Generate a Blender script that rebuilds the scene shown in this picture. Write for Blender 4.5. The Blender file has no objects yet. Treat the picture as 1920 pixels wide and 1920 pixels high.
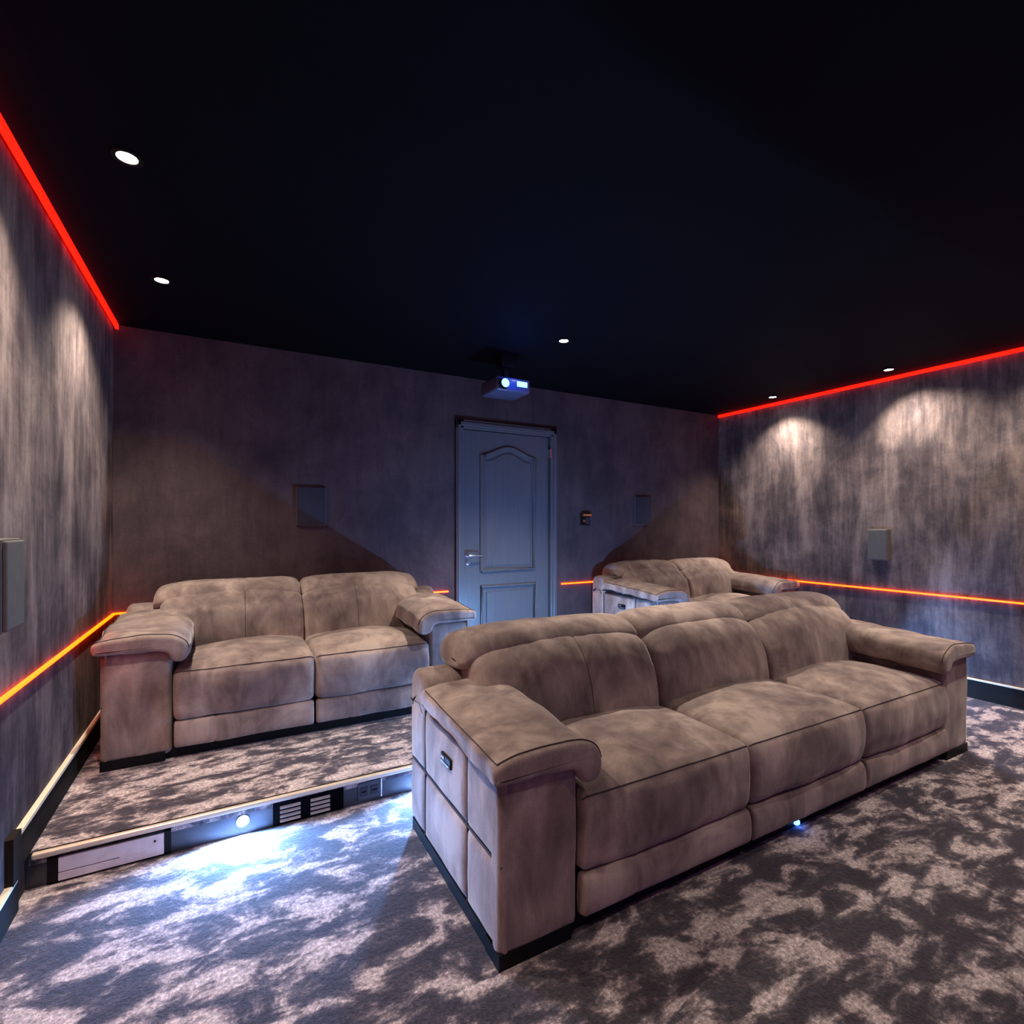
import bpy, bmesh, math, random
from mathutils import Vector, Matrix, noise
random.seed(4)
C = bpy.context.scene.collection
S = bpy.context.scene
PI = math.pi

# ------------------------------------------------------------------ camera
EYE = 1.42
cam_d = bpy.data.cameras.new('camera')
cam_d.sensor_width = 36; cam_d.lens = 18.0; cam_d.shift_y = 24/1920
cam_d.clip_start = .02
cam = bpy.data.objects.new('camera', cam_d); C.objects.link(cam)
cam.location = (0, 0, EYE); cam.rotation_euler = (PI/2, 0, -0.5028)
S.camera = cam
S.cycles.max_bounces = 6; S.cycles.diffuse_bounces = 3; S.cycles.glossy_bounces = 2
# ------------------------------------------------------------------ world, exposure
w = bpy.data.worlds.new('world'); S.world = w; w.use_nodes = True
w.node_tree.nodes['Background'].inputs[0].default_value = (.26, .24, .95, 1)
w.node_tree.nodes['Background'].inputs[1].default_value = .36
S.view_settings.view_transform = 'Standard'; S.view_settings.look = 'None'
S.view_settings.exposure = 0.0; S.view_settings.gamma = 1.0
S.view_settings.use_curve_mapping = False
DOWN_W = 210; STEP_W = 98; LED_K = 4.6

# ------------------------------------------------------------------ room numbers
XL, XR, YB, YF, ZC = -0.70, 5.344, 4.363, -2.6, 2.784
ZP, YE = 0.142, 2.654          # platform height and front edge
ZS = 0.8145                    # lower light strip

# ------------------------------------------------------------------ materials
def mat(name):
    m = bpy.data.materials.new(name); m.use_nodes = True
    nt = m.node_tree
    return m, nt, nt.nodes['Principled BSDF']
def N(nt, t, **kw):
    n = nt.nodes.new(t)
    for k, v in kw.items():
        if isinstance(k, str) and k.startswith('i_'):
            n.inputs[k[2:].replace('_', ' ')].default_value = v
        else: setattr(n, k, v)
    return n
def ramp(nt, pts):
    r = nt.nodes.new('ShaderNodeValToRGB'); e = r.color_ramp.elements
    while len(e) > 1: e.remove(e[-1])
    e[0].position = pts[0][0]; e[0].color = (*pts[0][1], 1)
    for p, c in pts[1:]:
        x = e.new(p); x.color = (*c, 1)
    return r
def noise_node(nt, vec, scale, detail=4, rough=.55, dist=0.0):
    n = nt.nodes.new('ShaderNodeTexNoise')
    n.inputs['Scale'].default_value = scale; n.inputs['Detail'].default_value = detail
    n.inputs['Roughness'].default_value = rough; n.inputs['Distortion'].default_value = dist
    if vec is not None: nt.links.new(vec, n.inputs['Vector'])
    return n
def mapping(nt, vec, scale=(1, 1, 1), rot=(0, 0, 0), loc=(0, 0, 0)):
    m = nt.nodes.new('ShaderNodeMapping'); nt.links.new(vec, m.inputs['Vector'])
    m.inputs['Scale'].default_value = scale; m.inputs['Rotation'].default_value = rot
    m.inputs['Location'].default_value = loc
    return m.outputs[0]
def math_node(nt, op, a, b=None):
    m = nt.nodes.new('ShaderNodeMath'); m.operation = op
    for i, v in enumerate((a, b)):
        if v is None: continue
        if isinstance(v, (int, float)): m.inputs[i].default_value = v
        else: nt.links.new(v, m.inputs[i])
    return m.outputs[0]
def bump(nt, h, b, strength=.3, dist=.005):
    n = nt.nodes.new('ShaderNodeBump'); n.inputs['Strength'].default_value = strength
    n.inputs['Distance'].default_value = dist
    nt.links.new(h, n.inputs['Height']); nt.links.new(n.outputs[0], b.inputs['Normal'])
def plain(name, col, rough=.5, metal=0, spec=.5, grain=.06):
    m, nt, b = mat(name)
    tc = nt.nodes.new('ShaderNodeTexCoord')
    n = noise_node(nt, tc.outputs['Object'], 35, 3)
    lo = tuple(c*(1-grain) for c in col); hi = tuple(min(1, c*(1+grain)) for c in col)
    r = ramp(nt, [(.3, lo), (.7, hi)]); nt.links.new(n.outputs[0], r.inputs[0])
    nt.links.new(r.outputs[0], b.inputs['Base Color'])
    b.inputs['Roughness'].default_value = rough; b.inputs['Metallic'].default_value = metal
    b.inputs['Specular IOR Level'].default_value = spec
    return m
def emit(name, col, k):
    m, nt, b = mat(name)
    b.inputs['Base Color'].default_value = (.02, .02, .02, 1)
    b.inputs['Emission Color'].default_value = (*col, 1)
    b.inputs['Emission Strength'].default_value = k
    return m

def wall_mat(name, hx, k=1.0, cs=1.0, cw=.60, tint=(1, 1, 1)):
    """brushed suede wall covering: hx = object axis that runs along the wall"""
    m, nt, b = mat(name); L = nt.links
    tc = nt.nodes.new('ShaderNodeTexCoord'); o = tc.outputs['Object']
    sx = lambda h, z: (h if hx == 'X' else .02, h if hx == 'Y' else .02, z)
    a = noise_node(nt, mapping(nt, o, sx(8, 1.1)), 1, 6, .66, .5)       # long brushed streaks
    s = noise_node(nt, mapping(nt, o, sx(34, 3.6)), 1, 3, .6, .2)       # fine streaks
    c = noise_node(nt, mapping(nt, o, sx(1.6, 1.3), loc=(3, 1, 2)), 1.5, 7, .68, .3)   # cloudy nap
    f = noise_node(nt, o, 55, 3, .6)
    v = math_node(nt, 'MULTIPLY', a.outputs[0], .26*cs)
    v = math_node(nt, 'ADD', v, math_node(nt, 'MULTIPLY', s.outputs[0], .08*cs))
    v = math_node(nt, 'ADD', v, math_node(nt, 'MULTIPLY', c.outputs[0], cw))
    v = math_node(nt, 'ADD', v, .17*(1-cs)+.5*(.60-cw))
    v = math_node(nt, 'ADD', v, math_node(nt, 'MULTIPLY', f.outputs[0], .06))
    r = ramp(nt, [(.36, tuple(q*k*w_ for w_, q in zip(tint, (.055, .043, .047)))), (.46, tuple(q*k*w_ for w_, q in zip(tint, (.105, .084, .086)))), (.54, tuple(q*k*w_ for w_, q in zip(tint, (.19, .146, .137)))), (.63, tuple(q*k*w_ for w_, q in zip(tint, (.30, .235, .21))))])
    L.new(v, r.inputs[0]); L.new(r.outputs[0], b.inputs['Base Color'])
    b.inputs['Roughness'].default_value = .9; b.inputs['Specular IOR Level'].default_value = .08
    bump(nt, v, b, .25, .01)
    return m
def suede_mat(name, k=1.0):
    m, nt, b = mat(name); L = nt.links
    tc = nt.nodes.new('ShaderNodeTexCoord'); o = tc.outputs['Object']
    a = noise_node(nt, mapping(nt, o, (1, 1, .8)), 3.4, 5, .55, .9)
    s = noise_node(nt, mapping(nt, o, (3, 3, .7), rot=(.3, .5, .2)), 3.2, 4, .6, .6)
    f = noise_node(nt, o, 160, 2, .6)
    v = math_node(nt, 'ADD', math_node(nt, 'MULTIPLY', a.outputs[0], .6), math_node(nt, 'MULTIPLY', s.outputs[0], .32))
    v = math_node(nt, 'ADD', v, math_node(nt, 'MULTIPLY', f.outputs[0], .08))
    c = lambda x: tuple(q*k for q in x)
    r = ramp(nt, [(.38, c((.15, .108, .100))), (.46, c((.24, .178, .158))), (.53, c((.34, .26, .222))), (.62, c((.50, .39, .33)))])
    L.new(v, r.inputs[0]); L.new(r.outputs[0], b.inputs['Base Color'])
    b.inputs['Roughness'].default_value = .82; b.inputs['Specular IOR Level'].default_value = .25
    b.inputs['Sheen Weight'].default_value = .35; b.inputs['Sheen Roughness'].default_value = .4
    h = math_node(nt, 'ADD', v, math_node(nt, 'MULTIPLY', f.outputs[0], .3))
    bump(nt, h, b, .25, .006)
    return m
def carpet_mat(name, sc=1.0, off=(0, 0, 0), rot=.5, lo=0.0):
    m, nt, b = mat(name); L = nt.links
    tc = nt.nodes.new('ShaderNodeTexCoord'); o = tc.outputs['Object']
    base = mapping(nt, o, (1.0, 1.55, 1), (0, 0, rot), off)
    p = noise_node(nt, base, 5.0*sc, 8, .64, .45)                # camouflage patches
    q = noise_node(nt, mapping(nt, o, (1.7, 5.5, 1), (0, 0, rot+.35), off), 2.4*sc, 5, .62, .6)   # brushed-over marks
    g = noise_node(nt, o, 70, 4, .8)                              # tufts
    g2 = noise_node(nt, o, 30, 3, .7)
    v = math_node(nt, 'ADD', math_node(nt, 'MULTIPLY', p.outputs[0], .66), math_node(nt, 'MULTIPLY', q.outputs[0], .34))
    v = math_node(nt, 'ADD', v, math_node(nt, 'MULTIPLY', math_node(nt, 'SUBTRACT', g2.outputs[0], .5), .07))
    big = noise_node(nt, mapping(nt, o, (1, 1.3, 1), (0, 0, .9), off), .9*sc, 2, .5, .4)   # larger light and dark areas
    v = math_node(nt, 'ADD', v, math_node(nt, 'MULTIPLY', math_node(nt, 'SUBTRACT', big.outputs[0], .5), .16))
    v = math_node(nt, 'ADD', v, lo)
    r = ramp(nt, [(.42, (.028, .024, .036)), (.475, (.050, .042, .056)), (.497, (.115, .095, .108)), (.52, (.21, .17, .178)), (.54, (.42, .35, .345)), (.62, (.60, .51, .50))])
    L.new(v, r.inputs[0])
    gr = ramp(nt, [(.34, (.28, .28, .28)), (.5, (.9, .9, .9)), (.66, (1.9, 1.9, 1.9))]); L.new(g.outputs[0], gr.inputs[0])
    mx = nt.nodes.new('ShaderNodeMix'); mx.data_type = 'RGBA'; mx.blend_type = 'MULTIPLY'
    mx.inputs['Factor'].default_value = .85
    L.new(r.outputs[0], mx.inputs['A']); L.new(gr.outputs[0], mx.inputs['B'])
    L.new(mx.outputs['Result'], b.inputs['Base Color'])
    b.inputs['Roughness'].default_value = .95; b.inputs['Specular IOR Level'].default_value = .15
    b.inputs['Sheen Weight'].default_value = .3
    bump(nt, g.outputs[0], b, .7, .01)
    return m

M = {}
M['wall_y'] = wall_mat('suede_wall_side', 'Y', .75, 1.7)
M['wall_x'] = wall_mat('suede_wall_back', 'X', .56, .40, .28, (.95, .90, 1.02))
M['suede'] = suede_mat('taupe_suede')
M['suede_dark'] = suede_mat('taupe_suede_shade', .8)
M['carpet'] = carpet_mat('patterned_carpet')
M['carpet_platform'] = carpet_mat('patterned_carpet_platform', 1.35, (4, 2, 0), .15, .022)
M['ceiling'] = plain('black_ceiling_fabric', (.0018, .0027, .0052), .8, spec=.08)
M['baseboard'] = plain('dark_brown_board', (.016, .013, .011), .75, spec=.12)
M['lip'] = plain('brass_lip', (.88, .80, .60), .4, .1)
M['nosing'] = plain('satin_nosing', (.80, .70, .55), .3, .35)
M['riser'] = plain('dark_riser_board', (.035, .036, .048), .3)
M['black'] = plain('matte_black', (.005, .005, .006), .6, spec=.2)
M['void'] = plain('vent_void', (.002, .002, .003), .9, spec=.05)
M['vent'] = plain('pale_grey_vent', (.88, .85, .90), .4)
M['louver'] = plain('taupe_louver', (.50, .42, .38), .35)
M['speaker'] = plain('charcoal_speaker_cloth', (.105, .10, .095), .8, spec=.2)
M['speaker_dark'] = plain('dark_speaker_cloth', (.040, .042, .058), .7, spec=.2)
M['speaker_rim'] = plain('speaker_case', (.10, .095, .09), .4)
M['chrome'] = plain('chrome', (.75, .76, .80), .18, 1)
M['gold'] = plain('brass', (.75, .52, .30), .25, 1)
M['stitch'] = plain('dark_stitching', (.035, .024, .024), .8)
M['glass'] = plain('projector_lens_glass', (.01, .02, .08), .05, 0, 1)
M['projector'] = plain('projector_casing', (.06, .08, .16), .25)
M['lamp'] = emit('downlight_lens', (1, .93, .80), 60)
M['red'] = emit('red_light_strip', (1, .004, .0), LED_K)
M['orange'] = emit('orange_red_light_strip', (1, .042, .0), 14)
M['steplens'] = emit('blue_white_step_lens', (.45, .68, 1), 45)
M['blue'] = emit('blue_glow', (.05, .22, 1), 14)  # glowing blue for projector lens, casing highlight and sofa dot
def door_mat():
    m, nt, b = mat('grey_painted_wood')
    tc = nt.nodes.new('ShaderNodeTexCoord')
    n = noise_node(nt, mapping(nt, tc.outputs['Object'], (60, 60, 2.5)), 1, 4, .6, .6)
    r = ramp(nt, [(.3, (.085, .095, .11)), (.7, (.112, .118, .132))]); nt.links.new(n.outputs[0], r.inputs[0])
    nt.links.new(r.outputs[0], b.inputs['Base Color'])
    b.inputs['Roughness'].default_value = .33
    bump(nt, n.outputs[0], b, .08, .004)
    return m
M['door'] = door_mat()

# ------------------------------------------------------------------ helpers
def link(name, bm, m, parent=None, loc=None, smooth=False, angle=40):
    bmesh.ops.recalc_face_normals(bm, faces=bm.faces[:])
    me = bpy.data.meshes.new(name); bm.to_mesh(me); bm.free()
    if m is not None: me.materials.append(m)
    if smooth:
        for p in me.polygons: p.use_smooth = True
        if angle < 179: me.set_sharp_from_angle(angle=math.radians(angle))
    o = bpy.data.objects.new(name, me); C.objects.link(o)
    if parent is not None: o.parent = parent
    if loc: o.location = loc
    return o
def thing(name, label, cat, loc=(0, 0, 0), group=None, rotz=0):
    o = bpy.data.objects.new(name, None); C.objects.link(o); o.location = loc
    o.rotation_euler = (0, 0, rotz); o.empty_display_size = .1
    o['label'] = label; o['category'] = cat
    if group: o['group'] = group
    return o
def struct(o, label=None, cat=None):
    o['kind'] = 'structure'
    if label: o['label'] = label
    if cat: o['category'] = cat
    return o
def box(bm, x0, x1, y0, y1, z0, z1, bev=0, seg=2):
    t = bmesh.new()
    bmesh.ops.create_cube(t, size=1)
    for v in t.verts:
        v.co = Vector(((x0+x1)/2+v.co.x*(x1-x0), (y0+y1)/2+v.co.y*(y1-y0), (z0+z1)/2+v.co.z*(z1-z0)))
    if bev:
        bmesh.ops.bevel(t, geom=t.edges[:], offset=bev, segments=seg, affect='EDGES', profile=.5)
    me = bpy.data.meshes.new('t'); t.to_mesh(me); t.free(); bm.from_mesh(me); bpy.data.meshes.remove(me)
def bx(name, m, parent, x0, x1, y0, y1, z0, z1, bev=0, seg=2, smooth=False):
    bm = bmesh.new(); box(bm, x0, x1, y0, y1, z0, z1, bev, seg)
    return link(name, bm, m, parent, smooth=smooth or seg > 2)
def cyl(bm, p0, p1, r0, r1=None, n=20, caps=True):
    r1 = r0 if r1 is None else r1
    p0, p1 = Vector(p0), Vector(p1); d = (p1-p0).normalized()
    a = d.orthogonal().normalized(); b = d.cross(a)
    A = [bm.verts.new(p0+(a*math.cos(2*PI*i/n)+b*math.sin(2*PI*i/n))*r0) for i in range(n)]
    B = [bm.verts.new(p1+(a*math.cos(2*PI*i/n)+b*math.sin(2*PI*i/n))*r1) for i in range(n)]
    for i in range(n): bm.faces.new((A[i], A[(i+1) % n], B[(i+1) % n], B[i]))
    if caps: bm.faces.new(A[::-1]); bm.faces.new(B)
def ring(bm, c, r0, r1, z0, z1, n=28):
    """flat ring around a vertical axis"""
    P = []
    for r, z in ((r0, z1), (r1, z1), (r1, z0), (r0, z0)):
        P.append([bm.verts.new((c[0]+r*math.cos(2*PI*i/n), c[1]+r*math.sin(2*PI*i/n), c[2]+z)) for i in range(n)])
    for k in range(4):
        A, B = P[k], P[(k+1) % 4]
        for i in range(n): bm.faces.new((A[i], A[(i+1) % n], B[(i+1) % n], B[i]))
def tube(bm, pts, r, n=6, closed=False):
    pts = [Vector(p) for p in pts]; rings = []
    up = Vector((.13, .27, 1)).normalized()
    for i, p in enumerate(pts):
        a = pts[max(i-1, 0)]; b = pts[min(i+1, len(pts)-1)]
        d = (b-a)
        if d.length < 1e-7: d = Vector((1, 0, 0))
        d.normalize(); s = d.cross(up)
        if s.length < 1e-3: s = d.orthogonal()
        s.normalize(); t = d.cross(s)
        rings.append([bm.verts.new(p+(s*math.cos(2*PI*k/n)+t*math.sin(2*PI*k/n))*r) for k in range(n)])
    for A, B in zip(rings, rings[1:]):
        for k in range(n): bm.faces.new((A[k], A[(k+1) % n], B[(k+1) % n], B[k]))
    bm.faces.new(rings[0][::-1]); bm.faces.new(rings[-1])
def catmull(P, step=.014):
    """closed smooth resample of a 2-D polygon"""
    out = []; n = len(P)
    for i in range(n):
        p0, p1, p2, p3 = (Vector(P[(i+k-1) % n]) for k in range(4))
        L = (p2-p1).length; m = max(2, int(L/step))
        for j in range(m):
            t = j/m
            out.append(.5*((2*p1)+(-p0+p2)*t+(2*p0-5*p1+4*p2-p3)*t*t+(-p0+3*p1-3*p2+p3)*t**3))
    return out
class Loft:
    """soft cushion: closed section (a, b) swept along c with rounded ends; f maps (a, b, c) to the sofa's space"""
    def __init__(s, prof, c0, c1, r, f=lambda a, b, c: (c, a, b), step=.014, cstep=.02, disp=None, shape=None, cap=None):
        s.cap = cap
        s.P = catmull(prof, step); s.c0, s.c1, s.r, s.f = c0, c1, r, f
        s.disp = disp; s.shape = shape; n = len(s.P)
        area = sum(s.P[i].x*s.P[(i+1) % n].y-s.P[(i+1) % n].x*s.P[i].y for i in range(n))
        if area < 0: s.P.reverse()
        s.cen = sum(s.P, Vector((0, 0)))/n
        s.Nn = []
        for i in range(n):
            t = s.P[(i+1) % n]-s.P[i-1]; s.Nn.append(Vector((t.y, -t.x)).normalized())
        s.cstep = cstep
    def pt(s, i, c, off=0.0):
        e = min(c-s.c0, s.c1-c); ins = 0
        if e < s.r: u = (s.r-max(e, 0))/s.r; ins = s.r*(1-math.sqrt(max(0, 1-u*u)))
        i = i % len(s.P)
        p = s.P[i]-s.Nn[i]*ins
        a, b = p
        if s.disp: 
            q = s.disp(a, b, c, s.Nn[i]); a += s.Nn[i].x*q; b += s.Nn[i].y*q
        if s.shape: a, b, c = s.shape(a, b, c)
        a += s.Nn[i].x*off; b += s.Nn[i].y*off
        return Vector(s.f(a, b, c))
    def bmesh(s):
        bm = bmesh.new(); cs = []
        for k in range(7): cs.append(s.c0+s.r*(1-math.cos(k/6*PI/2)))
        m = max(2, int((s.c1-s.c0-2*s.r)/s.cstep))
        for k in range(1, m): cs.append(s.c0+s.r+(s.c1-s.c0-2*s.r)*k/m)
        for k in range(6, -1, -1): cs.append(s.c1-s.r*(1-math.cos(k/6*PI/2)))
        n = len(s.P); R = []
        for c in cs: R.append([bm.verts.new(s.pt(i, c)) for i in range(n)])
        for A, B in zip(R, R[1:]):
            for i in range(n): bm.faces.new((A[i], A[(i+1) % n], B[(i+1) % n], B[i]))
        for A, sgn in ((R[0], 1), (R[-1], -1)):
            cen = sum((v.co for v in A), Vector())/n; prev = A
            if s.cap: cen = cen+(Vector(s.f(*s.cap, 0))-Vector(s.f(*s.cen, 0)))
            for q in (.7, .35):
                nx = [bm.verts.new(cen+(v.co-cen)*q) for v in A]
                for i in range(n): bm.faces.new((prev[i], prev[(i+1) % n], nx[(i+1) % n], nx[i]))
                prev = nx
            cv = bm.verts.new(cen)
            for i in range(n): bm.faces.new((prev[i], prev[(i+1) % n], cv))
        return bm
    def nearest(s, a, b):
        return min(range(len(s.P)), key=lambda i: (s.P[i]-Vector((a, b))).length)
def wr(a, b, c, k=6, seed=0):
    return noise.noise(Vector((a*k+seed, b*k, c*k+seed*.7)))
def groove(d, w, depth): return -depth*math.exp(-(d/w)**2)

# ------------------------------------------------------------------ room shell
T = .12
def sbox(name, m, *a, parent=None, label=None):
    bm = bmesh.new(); box(bm, *a); o = link(name, bm, m, parent)
    if parent is None: struct(o, label)
    return o
sbox('floor', M['carpet'], XL-T, XR+T, YF, YE+.02, -T, 0, label='dark grey and pale taupe mottled carpet of the lower floor')
sbox('ceiling', M['ceiling'], XL-T, XR+T, YF, YB+T, ZC, ZC+T, label='flat black ceiling')
sbox('wall_left', M['wall_y'], XL-T, XL, YF, YB+T, -T, ZC, label='streaky brown suede wall at the left')
sbox('wall_right', M['wall_y'], XR, XR+T, YF, YB+T, -T, ZC, label='cloudy brown suede wall at the right, lit by two downlights')
DX0, DX1, DZ1 = 1.805, 2.905, 2.39
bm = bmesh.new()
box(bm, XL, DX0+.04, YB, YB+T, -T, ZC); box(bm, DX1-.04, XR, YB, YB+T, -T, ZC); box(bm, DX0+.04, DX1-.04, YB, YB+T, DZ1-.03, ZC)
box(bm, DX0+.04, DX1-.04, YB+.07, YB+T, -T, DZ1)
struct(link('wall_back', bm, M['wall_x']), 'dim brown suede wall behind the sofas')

# baseboards, each with a pale lip
def board(name, boxes, lips, label):
    bm = bmesh.new()
    for b_ in boxes: box(bm, *b_)
    o = struct(link(name, bm, M['baseboard']), label)
    bm = bmesh.new()
    for b_ in lips: box(bm, *b_)
    l = link('lip', bm, M['lip'], o); l['label'] = 'pale gold top lip'
    return o
t1, t2 = .016, .022
board('baseboard_left', [(XL, XL+t1, YF, 2.53, 0, .122), (XL, XL+t1, 2.53, YB, ZP, .272), (XL, XL+t2+.002, 2.45, 2.53, .131, .30)],
      [(XL, XL+t2, YF, 2.50, .122, .134), (XL, XL+t2, 2.53, YB, .272, .286)], 'dark baseboard along the left wall with a gold lip')
board('baseboard_right', [(XR-t1, XR, YF, 2.53, 0, .150), (XR-t1, XR, 2.53, YB, ZP, .272), (XR-t2-.002, XR, 2.45, 2.53, .131, .30)],
      [(XR-t2, XR, YF, 2.50, .150, .162), (XR-t2, XR, 2.53, YB, .272, .286)], 'dark baseboard along the right wall with a gold lip')
board('baseboard_back', [(XL+t2, DX0, YB-t1, YB, ZP, .272), (DX1, XR-t2, YB-t1, YB, ZP, .272)],
      [(XL+t2, DX0, YB-t2, YB, .272, .286), (DX1, XR-t2, YB-t2, YB, .272, .286)], 'dark baseboard along the back wall')

# raised platform
pf = thing('seating_platform', 'low carpeted platform at the back of the room with a dark riser', 'platform', (0, 0, 0))
bx('carpet_top', M['carpet_platform'], pf, XL+.001, XR-.001, YE-.004, YB-.002, ZP-.05, ZP)
bx('riser_board', M['riser'], pf, XL+.001, XR-.001, YE, YE+.02, 0, ZP-.03)
bm = bmesh.new(); box(bm, XL+.024, XR-.024, YE-.026, YE+.012, ZP-.022, ZP, .006, 2)
ns = link('nosing', bm, M['nosing'], pf); ns['label'] = 'pale metal nosing along the step edge'

# ------------------------------------------------------------------ light strips
def strip(name, label, cat, segs, m, group, lamps=None):
    t = thing(name, label, cat, segs[0][0], group)
    o = Vector(segs[0][0])
    bm = bmesh.new()
    for a, b, h, d in segs:
        a, b = Vector(a)-o, Vector(b)-o
        x0, x1 = sorted((a.x, b.x)); y0, y1 = sorted((a.y, b.y))
        if x1-x0 < y1-y0: box(bm, x0-d, x1+d, y0, y1, a.z-h, a.z+h)
        else: box(bm, x0, x1, y0-d, y1+d, a.z-h, a.z+h)
    link('glowing_strip', bm, m, t)
    return t
G = 'glowing light strips at the top of the side walls'
strip('light_strip', 'bright red light strip along the top of the left wall', 'light strip', [((XL+.025, YF, ZC-.018), (XL+.025, YB-.02, ZC-.018), .017, .008)], M['red'], G)
strip('light_strip', 'bright red light strip along the top of the right wall', 'light strip', [((XR-.025, YF, ZC-.018), (XR-.025, YB-.02, ZC-.018), .015, .008)], M['red'], G)
G = 'orange light strips at sofa-back height'
w_ = .0065
strip('light_strip', 'orange light strip along the left wall and round the corner to the door', 'light strip',
      [((XL+.007, YF, ZS), (XL+.007, YB-.01, ZS), w_, .007), ((XL+.012, YB-.007, ZS), (DX0-.07, YB-.007, ZS), w_, .006)], M['orange'], G)
strip('light_strip', 'orange light strip along the right wall and round the corner to the door', 'light strip',
      [((XR-.007, YF, ZS), (XR-.007, YB-.01, ZS), w_, .007), ((DX1+.07, YB-.007, ZS), (XR-.012, YB-.007, ZS), w_, .006)], M['orange'], G)

# ------------------------------------------------------------------ downlights
def downlight(x, y, label, watts=DOWN_W, ang=114):
    t = thing('downlight', label, 'ceiling light', (x, y, ZC), 'small round recessed ceiling downlights')
    bm = bmesh.new(); ring(bm, (0, 0, 0), .034, .050, -.008, 0); link('trim_ring', bm, M['black'], t, smooth=True, angle=30)
    bm = bmesh.new(); cyl(bm, (0, 0, 0), (0, 0, -.005), .033, .033, 24); link('lens', bm, M['lamp'], t)
    L = bpy.data.lights.new('downlight_beam', 'SPOT'); L.energy = watts; L.color = (1, .86, .74)
    L.spot_size = math.radians(ang); L.spot_blend = 1.0; L.shadow_soft_size = .03
    o = bpy.data.objects.new('beam', L); C.objects.link(o); o.parent = t; o.location = (0, 0, -.02)
    o.rotation_euler = (math.radians(-13 if 2.3 < y < 2.4 else 0), math.radians(5 if x < 0 else -5 if x > 5 else 0), 0)
for x, y, l in ((-.335, 2.346, 'largest bright downlight, nearer of the two seen by the left wall'),
                (-.335, 3.433, 'downlight near the left wall, above the front of the left loveseat'),
                (2.158, 3.13, 'lone downlight in the middle of the ceiling in front of the door'),
                (5.055, 3.436, 'downlight near the right wall, the one closer to the back corner'),
                (5.055, 2.341, 'downlight near the right wall, the one further from the back corner')):
    downlight(x, y, l, DOWN_W*(1.65 if 1 < x < 3 else .86), 98 if 1 < x < 3 else 114)
for x, y in ((-.335, 1.25), (5.055, 1.25), (2.40, .20), (3.78, .95), (-.335, .1), (5.055, .1)):  # unseen; the one by the right seats is added to brighten sofa tops
    downlight(x, y, 'unseen ceiling downlight over the open floor in front of the large sofa', DOWN_W*(.30 if 1 < x < 3 else .55 if 3 < x < 4 else .55 if x > 4 and y > 1 else .30))

# ------------------------------------------------------------------ step lights, vents, outlet on the riser
def step_light(x, label, y=YE, watts=STEP_W, z=.062):
    t = thing('step_light', label, 'step light', (x, y, z), 'small blue-white lights set in the platform riser')
    bm = bmesh.new(); cyl(bm, (0, 0, 0), (0, -.006, 0), .030, .028, 24); link('bezel', bm, M['chrome'], t, smooth=True, angle=30)
    bm = bmesh.new(); cyl(bm, (0, -.006, 0), (0, -.012, 0), .020, .017, 20); link('lens', bm, M['steplens'], t)
    L = bpy.data.lights.new('step_beam', 'SPOT'); L.energy = watts; L.color = (.19, .42, 1.0)
    L.spot_size = math.radians(172); L.spot_blend = .35; L.shadow_soft_size = .012
    o = bpy.data.objects.new('beam', L); C.objects.link(o); o.parent = t; o.location = (0, -.02, 0)
    o.rotation_euler = (math.radians(-74), 0, 0)
    return t
step_light(.05, 'bright blue-white step light between the two riser vents')
step_light(.93, 'blue-white step light in the riser behind the near end of the long sofa')
step_light(3.55, 'blue-white step light in the riser behind the far half of the long sofa')
step_light(4.88, 'blue-white step light in the riser nearest the right wall')

vt = thing('riser_vent', 'pale grey vent plate in a black frame at the left end of the riser', 'vent', (-.43, YE, .056), 'vents in the platform riser')
bm = bmesh.new()
x0, x1, z0, z1 = -.203, .205, -.053, .053
box(bm, x0, x0+.035, -.008, 0, z0, z1); box(bm, x1-.025, x1, -.008, 0, z0, z1)
box(bm, x0, x1, -.008, 0, z0, z0+.006); box(bm, x0, x1, -.008, 0, z1-.006, z1)
link('frame', bm, M['black'], vt)
bm = bmesh.new(); box(bm, x0+.035, x1-.025, -.012, 0, z0+.006, z0+.036, .002); box(bm, x0+.035, x1-.025, -.012, 0, z0+.040, z1-.010, .002)
box(bm, x0+.23, x1-.025, -.0115, 0, z0+.03, z0+.05)
link('plate', bm, M['vent'], vt)
bm = bmesh.new(); cyl(bm, (.148, -.0125, .018), (.148, -.0145, .018), .004, n=12); link('screw', bm, M['black'], vt)

vt = thing('riser_vent', 'dark vent with two banks of louvers in the riser, right of the bright step light', 'vent', (.325, YE, .056), 'vents in the platform riser')
bx('frame', M['void'], vt, -.15, .17, -.007, 0, -.053, .053)
for i, cx in enumerate((-.075, .06)):
    for k in range(4):
        z = -.034+k*.021
        bm = bmesh.new()
        q = [(cx-.045, -.016, z-.003), (cx+.045, -.016, z-.003), (cx+.045, -.007, z+.004), (cx-.045, -.007, z+.004)]
        vs = [bm.verts.new(p) for p in q]+[bm.verts.new((p[0], p[1]+.001, p[2]-.003)) for p in q]
        for f in ((0, 1, 2, 3), (7, 6, 5, 4), (0, 4, 5, 1), (1, 5, 6, 2), (2, 6, 7, 3), (3, 7, 4, 0)): bm.faces.new([vs[j] for j in f])
        link('louver', bm, M['louver'], vt)

po = thing('power_outlet', 'small dark blue-lit socket plate in the riser next to the louvered vent', 'outlet', (.62, YE, .064))
bx('cover_plate', M['riser'], po, -.055, .06, -.010, 0, -.045, .045, .003)
for cx in (-.025, .028):
    bm = bmesh.new(); box(bm, cx-.020, cx+.020, -.014, -.009, -.022, .022, .003)
    s_ = link('socket', bm, M['speaker_dark'], po)
    bx('pin_slot', M['void'], s_, cx-.012, cx+.012, -.0150, -.013, -.003, .003)
bx('metal_edge', M['chrome'], po, .060, .066, -.013, 0, -.045, .045)

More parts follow.
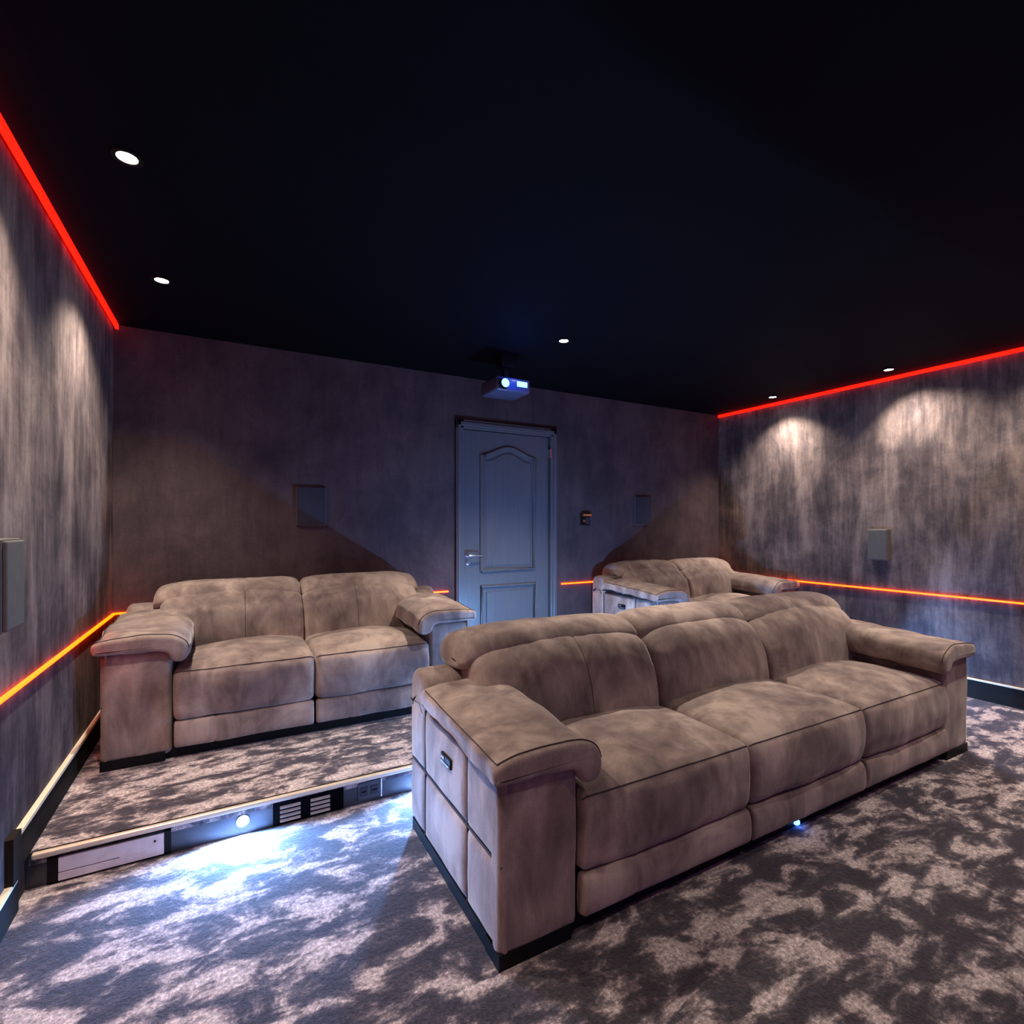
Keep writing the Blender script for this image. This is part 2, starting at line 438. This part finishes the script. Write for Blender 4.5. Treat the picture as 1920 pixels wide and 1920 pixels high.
# ------------------------------------------------------------------ door
d = thing('door_1', 'grey panelled wooden door with arched upper panel in the back wall', 'door', (0, YB, ZP))
struct(d)
h = DZ1-ZP
bm = bmesh.new()
for a in ((DX0, DX0+.075), (DX1-.075, DX1)):
    box(bm, a[0], a[1], -.030, .06, 0, h, .005)
    q = a[0]+.012 if a[0] < 2.2 else a[0]+.028
    box(bm, q, q+.035, -.040, -.02, 0, h-.02 , .006)
box(bm, DX0+.0, DX1, -.030, .06, h-.08, h, .005); box(bm, DX0+.012, DX1-.012, -.040, -.02, h-.06, h-.02, .006)
link('door_frame', bm, M['door'], d)
lx0, lx1, lz1 = DX0+.081, DX1-.081, h-.086
lf = bx('door_leaf', M['door'], d, lx0, lx1, .012, .05, .004, lz1, .002)
def moulding(pts, rad, parent):
    bm = bmesh.new(); tube(bm, pts, rad, 8); tube(bm, [(p[0]+(c_[0]-p[0])*.045, p[1], p[2]+(c_[1]-p[2])*.03) for p in pts], rad*.6, 8)
    return link('panel_moulding', bm, M['door'], parent, smooth=True)
px0, px1 = 2.075, 2.66
pz0, pz1 = .985-ZP, 2.08-ZP
arch = [(px0+(px1-px0)*k/14, pz1+.085*math.sin(PI*k/14)**2) for k in range(15)]
pts = [(px0, .010, pz0)]+[(x, .010, z) for x, z in arch]+[(px1, .010, pz0), (px0, .010, pz0)]
c_ = ((px0+px1)/2, (pz0+pz1)/2); moulding(pts, .018, lf)
bm = bmesh.new()
ins = [(x+(c_[0]-x)*.17, z-.06 if z > c_[1] else z+.05) for x, _, z in pts[:-1]]
A = [bm.verts.new((x, .004, z)) for x, z in ins]; B = [bm.verts.new((x+(x-c_[0])*.08, .013, z+(.018 if z > c_[1] else -.018))) for x, z in ins]
bm.faces.new(A)
for i in range(len(A)): bm.faces.new((A[i], A[(i+1) % len(A)], B[(i+1) % len(A)], B[i]))
link('raised_panel', bm, M['door'], lf)
qz0, qz1 = .30-ZP, .835-ZP
pts = [(px0, .010, qz0), (px0, .010, qz1), (px1, .010, qz1), (px1, .010, qz0), (px0, .010, qz0)]
c_ = ((px0+px1)/2, (qz0+qz1)/2); moulding(pts, .018, lf)
bx('raised_panel', M['door'], lf, px0+.05, px1-.05, .002, .02, qz0+.05, qz1-.05, .006)
hd = bmesh.new(); zz = 1.135-ZP; hx = lx0+.045
cyl(hd, (hx, .012, zz), (hx, .0, zz), .026, n=24); cyl(hd, (hx, 0, zz), (hx, -.05, zz), .010)
tube(hd, [(hx-.01, -.048, zz), (hx+.03, -.052, zz+.004), (hx+.08, -.050, zz+.003), (hx+.125, -.044, zz-.002)], .0095, 10)
hh = link('door_handle', hd, M['chrome'], lf, smooth=True); hh['label'] = 'chrome lever handle'
bm = bmesh.new(); cyl(bm, (hx, .012, zz-.075), (hx, .004, zz-.075), .020, n=20); box(bm, hx-.01, hx+.01, .0, .006, zz-.085, zz-.065, .002)
link('keyhole_plate', bm, M['chrome'], lf, smooth=True)
for zq in (.25, 1.95):
    bm = bmesh.new(); cyl(bm, (lx1+.002, -.034, zq), (lx1+.002, -.034, zq+.09), .009, n=12); box(bm, lx1-.004, lx1+.012, -.034, .014, zq, zq+.09)
    link('hinge', bm, M['chrome'], d, smooth=True)

# ------------------------------------------------------------------ wall speakers
def speaker(loc, rotz, wd, hg, dp, label, m, group):
    """box whose front faces local -Y, back at y=0"""
    t = thing('wall_speaker', label, 'speaker', loc, group, rotz)
    bm = bmesh.new(); box(bm, -wd/2, wd/2, -dp+.012, 0, -hg/2, hg/2, .004); link('cabinet', bm, M['speaker_rim'], t)
    bm = bmesh.new(); box(bm, -wd/2+.006, wd/2-.006, -dp, -dp+.013, -hg/2+.006, hg/2-.006, .006, 3); link('grille', bm, m, t)
G = 'flat box speakers on the side walls'
speaker((XL, 2.255, 1.225), PI/2, .17, .30, .085, 'grey flat speaker on the left wall at the photo edge', M['speaker'], G)
speaker((XR, 2.54, 1.235), -PI/2, .17, .29, .075, 'grey flat speaker on the right wall between the two light scallops', M['speaker'], G)
G = 'dark flat speakers on the back wall'
speaker((.566, YB, 1.57), 0, .225, .31, .03, 'dark flat speaker on the back wall above the left loveseat', M['speaker_dark'], G)
speaker((4.07, YB, 1.58), 0, .225, .32, .03, 'dark flat speaker on the back wall right of the door', M['speaker_dark'], G)

wc = thing('wall_control', 'small dark wall control with a brass top, right of the door', 'switch', (3.275, YB, 1.48))
bx('back_plate', M['black'], wc, -.062, .062, -.014, 0, -.065, .065, .004)
bm = bmesh.new(); cyl(bm, (-.055, -.03, .045), (.055, -.03, .045), .018, n=20); link('brass_cap', bm, M['gold'], wc, smooth=True)
bm = bmesh.new(); cyl(bm, (-.035, -.014, -.02), (-.035, -.035, -.02), .014, n=16); link('knob', bm, M['gold'], wc, smooth=True)
bx('rocker', M['speaker_dark'], wc, -.008, .045, -.026, -.012, -.05, .015, .003)

# ------------------------------------------------------------------ projector under the ceiling
pj = thing('projector', 'blue-lit projector hanging under the ceiling above the door', 'projector', (1.93, 3.62, 2.51))
bm = bmesh.new(); box(bm, -.15, .15, -.14, .14, -.055, .055, .018, 3); link('casing', bm, M['projector'], pj, smooth=True, angle=50)
bm = bmesh.new(); cyl(bm, (-.09, -.14, -.005), (-.09, -.172, -.005), .042, .038, 24, True); lb = link('lens_barrel', bm, M['black'], pj, smooth=True)
bm = bmesh.new(); cyl(bm, (-.09, -.172, -.005), (-.09, -.177, -.005), .033, .028, 24); link('lens', bm, M['blue'], lb)
bm = bmesh.new(); box(bm, -.055, .055, -.05, .05, .16, .274, .004); box(bm, -.02, .02, -.02, .02, .05, .165); link('ceiling_bracket', bm, M['black'], pj)
bm = bmesh.new(); box(bm, .03, .12, -.1425, -.139, -.01, .03, .003); link('blue_highlight', bm, M['blue'], pj)  # glowing patch stands in for a blue highlight on the casing
L = bpy.data.lights.new('projector_glow', 'POINT'); L.energy = 1.6; L.color = (.03, .12, 1); L.shadow_soft_size = .02
o = bpy.data.objects.new('glow', L); C.objects.link(o); o.parent = pj; o.location = (-.02, -.24, .02)

# small light at the aisle edge of the platform between the two loveseats
al = thing('aisle_light', 'small blue-white floor light in the aisle between the loveseats', 'floor light', (2.36, 2.80, ZP))
bm = bmesh.new(); cyl(bm, (0, 0, 0), (0, 0, .05), .03, .03, 20); link('housing', bm, M['black'], al, smooth=True, angle=30)
bm = bmesh.new(); cyl(bm, (0, 0, .05), (0, 0, .062), .026, .022, 20); link('lens', bm, M['steplens'], al)
L = bpy.data.lights.new('aisle_glow', 'POINT'); L.energy = 120; L.color = (.17, .43, 1); L.shadow_soft_size = .02
o = bpy.data.objects.new('glow', L); C.objects.link(o); o.parent = al; o.location = (0, 0, .10)

# ------------------------------------------------------------------ reclining sofas
AW = .31                                   # arm width
def stitch(parent, lofts_pts, r=.0022, name='stitching'):
    bm = bmesh.new()
    for p in lofts_pts: tube(bm, p, r, 6)
    return link(name, bm, M['stitch'], parent, smooth=True)
def make_sofa(label, loc, W, n, hb=.93, seed=0, switch=True, dep=.91, stitches=True):
    root = thing('reclining_sofa', label, 'sofa', loc, 'taupe suede reclining sofas')
    D = dep
    # plinth
    bm = bmesh.new(); box(bm, .012, W-.012, .03, D-.03, 0, .05)
    box(bm, .0, AW-.03, .0, .10, 0, .052); box(bm, W-AW+.03, W, .0, .10, 0, .052); box(bm, .004, .05, .02, D-.02, 0, .052); box(bm, W-.05, W-.004, .02, D-.02, 0, .052)
    pl = link('plinth', bm, M['black'], root); pl['label'] = 'low black plinth'
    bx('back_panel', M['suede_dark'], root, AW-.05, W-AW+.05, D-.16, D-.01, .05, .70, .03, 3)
    # arms
    for side in (0, 1):
        fx = (lambda x: x) if side == 0 else (lambda x: W-x)
        bm = bmesh.new(); a, b = sorted((fx(.018), fx(AW)))
        box(bm, a, b, .012, D-.02, .045, .590, .012, 3)
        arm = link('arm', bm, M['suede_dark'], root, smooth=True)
        # pillowy side panels: three columns, two rows
        cols = [(.0, .265), (.268, .722), (.725, D)]
        rows = [(.050, .328), (.331, .600)]
        for ci, (y0, y1) in enumerate(cols):
            for ri, (z0, z1) in enumerate(rows):
                bm = bmesh.new(); ny, nz = 18, 14; g = []
                for i in range(ny+1):
                    rowv = []
                    for j in range(nz+1):
                        u, v = i/ny, j/nz; y = y0+(y1-y0)*u; z = z0+(z1-z0)*v
                        eu = min(u, 1-u)*(y1-y0); ev = min(v, 1-v)*(z1-z0)
                        e = min(1, eu/.018)*min(1, ev/.018)
                        x = .018-.016*(e**.5)-.007*math.sin(PI*u)*math.sin(PI*v)-.002*wr(y, z, side, 12, seed)
                        rowv.append(bm.verts.new((fx(x), y, z)))
                    g.append(rowv)
                for i in range(ny):
                    for j in range(nz): bm.faces.new((g[i][j], g[i+1][j], g[i+1][j+1], g[i][j+1]))
                # close the pillow on its inner side so the panel has thickness
                bd = [e for e in bm.edges if e.is_boundary]
                ex = bmesh.ops.extrude_edge_only(bm, edges=bd)
                for v in [q for q in ex['geom'] if isinstance(q, bmesh.types.BMVert)]: v.co.x = fx(.03)
                sp_ = link('side_panel', bm, M['suede'], arm, smooth=True, angle=70)
        # front face of the arm
        prof = [(0.004, .05), (.002, .2), (-.004, .33), (-.002, .5), (.010, .59), (.06, .59), (.07, .4), (.07, .2), (.06, .05)]
        lo = Loft(prof, .0, AW-.004, .022, f=lambda a, b, c, fx=fx: (fx(c), a, b), disp=lambda a, b, c, nn: .003*wr(a, b, c, 7, seed))
        link('front_panel', lo.bmesh(), M['suede'], arm, smooth=True, angle=60)
        # rear wing
        prof = [(.72, .56), (.722, .66), (.735, .715), (.77, .745), (.83, .757), (D-.03, .745), (D, .70), (D+.002, .60), (D, .57), (.82, .56)]
        lo = Loft(prof, 0, .225, .035, f=lambda a, b, c, fx=fx: (fx(c), a, b), disp=lambda a, b, c, nn: .004*wr(a, b, c, 8, seed+2))
        link('rear_wing', lo.bmesh(), M['suede'], arm, smooth=True, angle=60)
        # padded top, hooking over the inner side
        prof = [(-.012, .604), (-.026, .618), (-.027, .645), (-.014, .666), (.05, .681), (.13, .689), (.20, .690), (.275, .686), (.340, .668), (.380, .635), (.393, .590), (.388, .553),
                (.362, .536), (.330, .536), (.304, .552), (.292, .585), (.25, .598), (.12, .600)]
        def shp(a, b, c):
            up = .042*max(0, c)/.66 
            fade = 1 if b > .6 else .8
            return a, b+up*fade, c
        def dsp(a, b, c, nn, s=seed+side*3):
            return .009*wr(a, b, c, 5, s)+.007*wr(a, b*2, c, 11, s+5)+.004*(1 if nn.y > .5 else 0)*math.sin(PI*min(1, max(0, c/.68)))
        lo = Loft(prof, -.035, .69, .022, cap=(.30, .628), f=lambda a, b, c, fx=fx: (fx(a), c, b), disp=dsp, shape=shp, cstep=.018)
        pad = link('arm_pad', lo.bmesh(), M['suede'], arm, smooth=True, angle=75)
        # piping round the front of the pad and along its outer side
        n_ = len(lo.P); i0 = lo.nearest(-.016, .664); i1 = lo.nearest(.385, .60)
        if i1 > i0: i1 -= n_
        pf_ = [lo.pt(i, -.018, .002) for i in range(i1, i0+1)]
        side_l = [lo.pt(i0, c_/60*.69-.02, .002) for c_ in range(0, 60)]
        if stitches: stitch(pad, [pf_, side_l])
        # dark seam lines between side panels
        if stitches:
            bm = bmesh.new()
            for ys in (.2665, .7235): tube(bm, [(fx(.010), ys, z) for z in (.05, .2, .4, .60)], .0045, 6)
            tube(bm, [(fx(.009), y, .3295) for y in (.0, .2, .4, .7, D-.01)], .0040, 6)
            tube(bm, [(fx(.006), y, .602+.03*y) for y in (.0, .2, .4, .71)]+[(fx(.004), D-.01, .603)], .006, 6)
            link('seam', bm, M['stitch'], arm, smooth=True)
        # recliner switch on the outer side
        if switch:
            sw = bmesh.new(); a, b = sorted((fx(-.012), fx(.004)))
            box(sw, a, b, .385, .485, .480, .520, .005, 2)
            so = link('recliner_switch', sw, M['black'], arm); so['label'] = 'small black recliner switch with chrome rim'
            sw = bmesh.new(); a, b = sorted((fx(-.016), fx(-.010)))
            box(sw, a, b, .392, .478, .486, .496, .002); box(sw, a, b, .440, .470, .500, .515, .002)
            link('chrome_button', sw, M['chrome'], so)
    # seats
    sw_ = (W-2*AW)/n
    for k in range(n):
        x0 = AW+k*sw_+.003; x1 = AW+(k+1)*sw_-.003; xm = (x0+x1)/2; sd = seed+k*5.3
        if k == 0: x0 += .004
        # seat cushion
        prof = [(-.004, .472), (-.020, .44), (-.030, .37), (-.026, .29), (-.008, .225), (.03, .205), (.2, .21), (.45, .22), (.60, .26), (.62, .42), (.58, .482), (.45, .492), (.25, .492), (.10, .488), (.03, .483)]
        def shp(a, b, c, x0=x0, x1=x1):
            u = min(1, max(0, (c-x0)/(x1-x0)))
            if b > .46 and a > 0:
                b += .058*math.sin(PI*u)**.8*math.sin(PI*min(1, max(0, (a+.02)/.66)))**.8
            elif b < .46 and a < .05:
                b += .004*math.sin(PI*u); a -= .012*math.sin(PI*u)
            return a, b, c
        def dsp(a, b, c, nn, sd=sd, x0=x0, x1=x1):
            q = .006*wr(a, b, c, 5, sd)+.003*wr(a*2, b, c, 13, sd+3)
            e = min(c-x0, x1-c)
            if nn.y > .5: q += -.006*math.exp(-((e-.10)/.03)**2)*abs(wr(a, 0, c, 9, sd))*1.5
            return q
        lo = Loft(prof, x0, x1, .035, disp=dsp, shape=shp, step=.013, cstep=.017)
        seat = link('seat_cushion', lo.bmesh(), M['suede'], root, smooth=True, angle=75)
        i = lo.nearest(-.004, .474)
        m_ = 44
        if stitches: stitch(seat, [[lo.pt(i, x0+.006+(x1-x0-.012)*j/m_, .0025) for j in range(m_+1)]], .0026, 'piping')
        # footrest panel
        prof = [(-.012, .200), (-.024, .165), (-.026, .11), (-.018, .072), (.0, .060), (.03, .06), (.035, .12), (.03, .195), (.01, .205)]
        def dsp2(a, b, c, nn, xm=xm, sd=sd):
            return groove(abs(c-(x0_+sw_*.27)), .006, .004)+.003*wr(a, b, c, 8, sd)
        x0_ = x0
        lo = Loft(prof, x0+.004, x1-.004, .014, disp=dsp2, step=.010, cstep=.012)
        link('footrest_panel', lo.bmesh(), M['suede'], root, smooth=True, angle=75)
        # lower back cushion
        if k == 0: x0 = .195
        if k == n-1: x1 = W-.195
        T_ = hb-.93
        prof = [(.505, .43), (.500, .52), (.515, .62), (.545, .71), (.580, .775+T_), (.622, .822+T_), (.675, .850+T_), (.735, .848+T_), (.78, .80+T_), (.80, .70), (.80, .55), (.78, .43), (.65, .42)]
        def dsp3(a, b, c, nn, xm=xm, sd=sd, x0=x0, x1=x1):
            q = .008*wr(a, b, c, 4, sd+8)+.004*wr(a, b, c, 11, sd+9)
            q += groove(abs(c-xm), .007, .006)
            u = (c-x0)/(x1-x0); q += .016*math.sin(PI*min(1, max(0, u)))*(1 if nn.x < .2 else 0)
            # slanted pull wrinkles near one side
            ph = (c-x0)*9+b*16+sd
            q += .0035*max(0, math.sin(ph*3.1))**3*max(0, wr(a, b, c, 3, sd+20)+.2)
            return q
        def shp3(a, b, c, x0=x0, x1=x1):
            u = (c-x0)/(x1-x0); e = abs(2*u-1)
            if b > .6: b -= .030*e**5*(b-.6)/.25
            return a, b, c
        lo = Loft(prof, x0-.002, x1+.002, .045, disp=dsp3, shape=shp3, step=.014, cstep=.014)
        bc = link('back_cushion', lo.bmesh(), M['suede'], root, smooth=True, angle=75)
        ia = lo.nearest(.51, .50); ib = lo.nearest(.735, .848+T_)
        if ib < ia: ia, ib = ib, ia
        if ib-ia > len(lo.P)/2: ia, ib = ib, ia+len(lo.P)
        if stitches: stitch(bc, [[lo.pt(i, xm, .0005) for i in range(ia, ib+1)]], .0022)
        # headrest roll above and behind it
        prof = [(.655, .835), (.672, .875), (.715, .910), (.78, .930), (.85, .932), (.91, .915), (.945, .880), (.95, .835), (.925, .795), (.87, .775), (.78, .78), (.69, .80)]
        prof = [(a, b+T_) for a, b in prof]
        def dsp4(a, b, c, nn, sd=sd, xm=xm):
            return .006*wr(a, b, c, 5, sd+12)+.003*wr(a, b, c, 14, sd+2)+groove(abs(c-xm), .006, .003)
        def shp4(a, b, c, x0=x0, x1=x1):
            u = (c-x0)/(x1-x0); e = abs(2*u-1); b -= .028*e**5
            return a, b, c
        ex0 = .05 if k == 0 else -.001; ex1 = .05 if k == n-1 else -.001
        ex0 = -.045 if k == 0 else -.001; ex1 = -.03 if k == n-1 else -.001
        lo = Loft(prof, x0+ex0, x1-ex1, .045, disp=dsp4, shape=shp4, step=.013, cstep=.016)
        link('headrest', lo.bmesh(), M['suede'], root, smooth=True, angle=75)
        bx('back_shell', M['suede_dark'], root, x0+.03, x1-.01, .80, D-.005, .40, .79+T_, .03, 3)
    return root
sf = make_sofa('largest sofa, a three-seat taupe suede recliner in the foreground on the lower floor', (.745, 1.440, 0), 3.315, 3, .93, 1.0)
bx('blue_dot', M['blue'], sf, 1.575, 1.60, .015, .031, .012, .030, .003)  # glowing dot added low at the sofa front for a blue spot
make_sofa('two-seat taupe suede recliner on the platform against the back wall at the left', (-.590, 3.330, ZP+.001), 2.09, 2, .895, 20.0)
make_sofa('two-seat taupe suede recliner at the right of the door, half hidden behind the long sofa', (3.270, 3.330, ZP+.001), 2.02, 2, .895, 40.0)
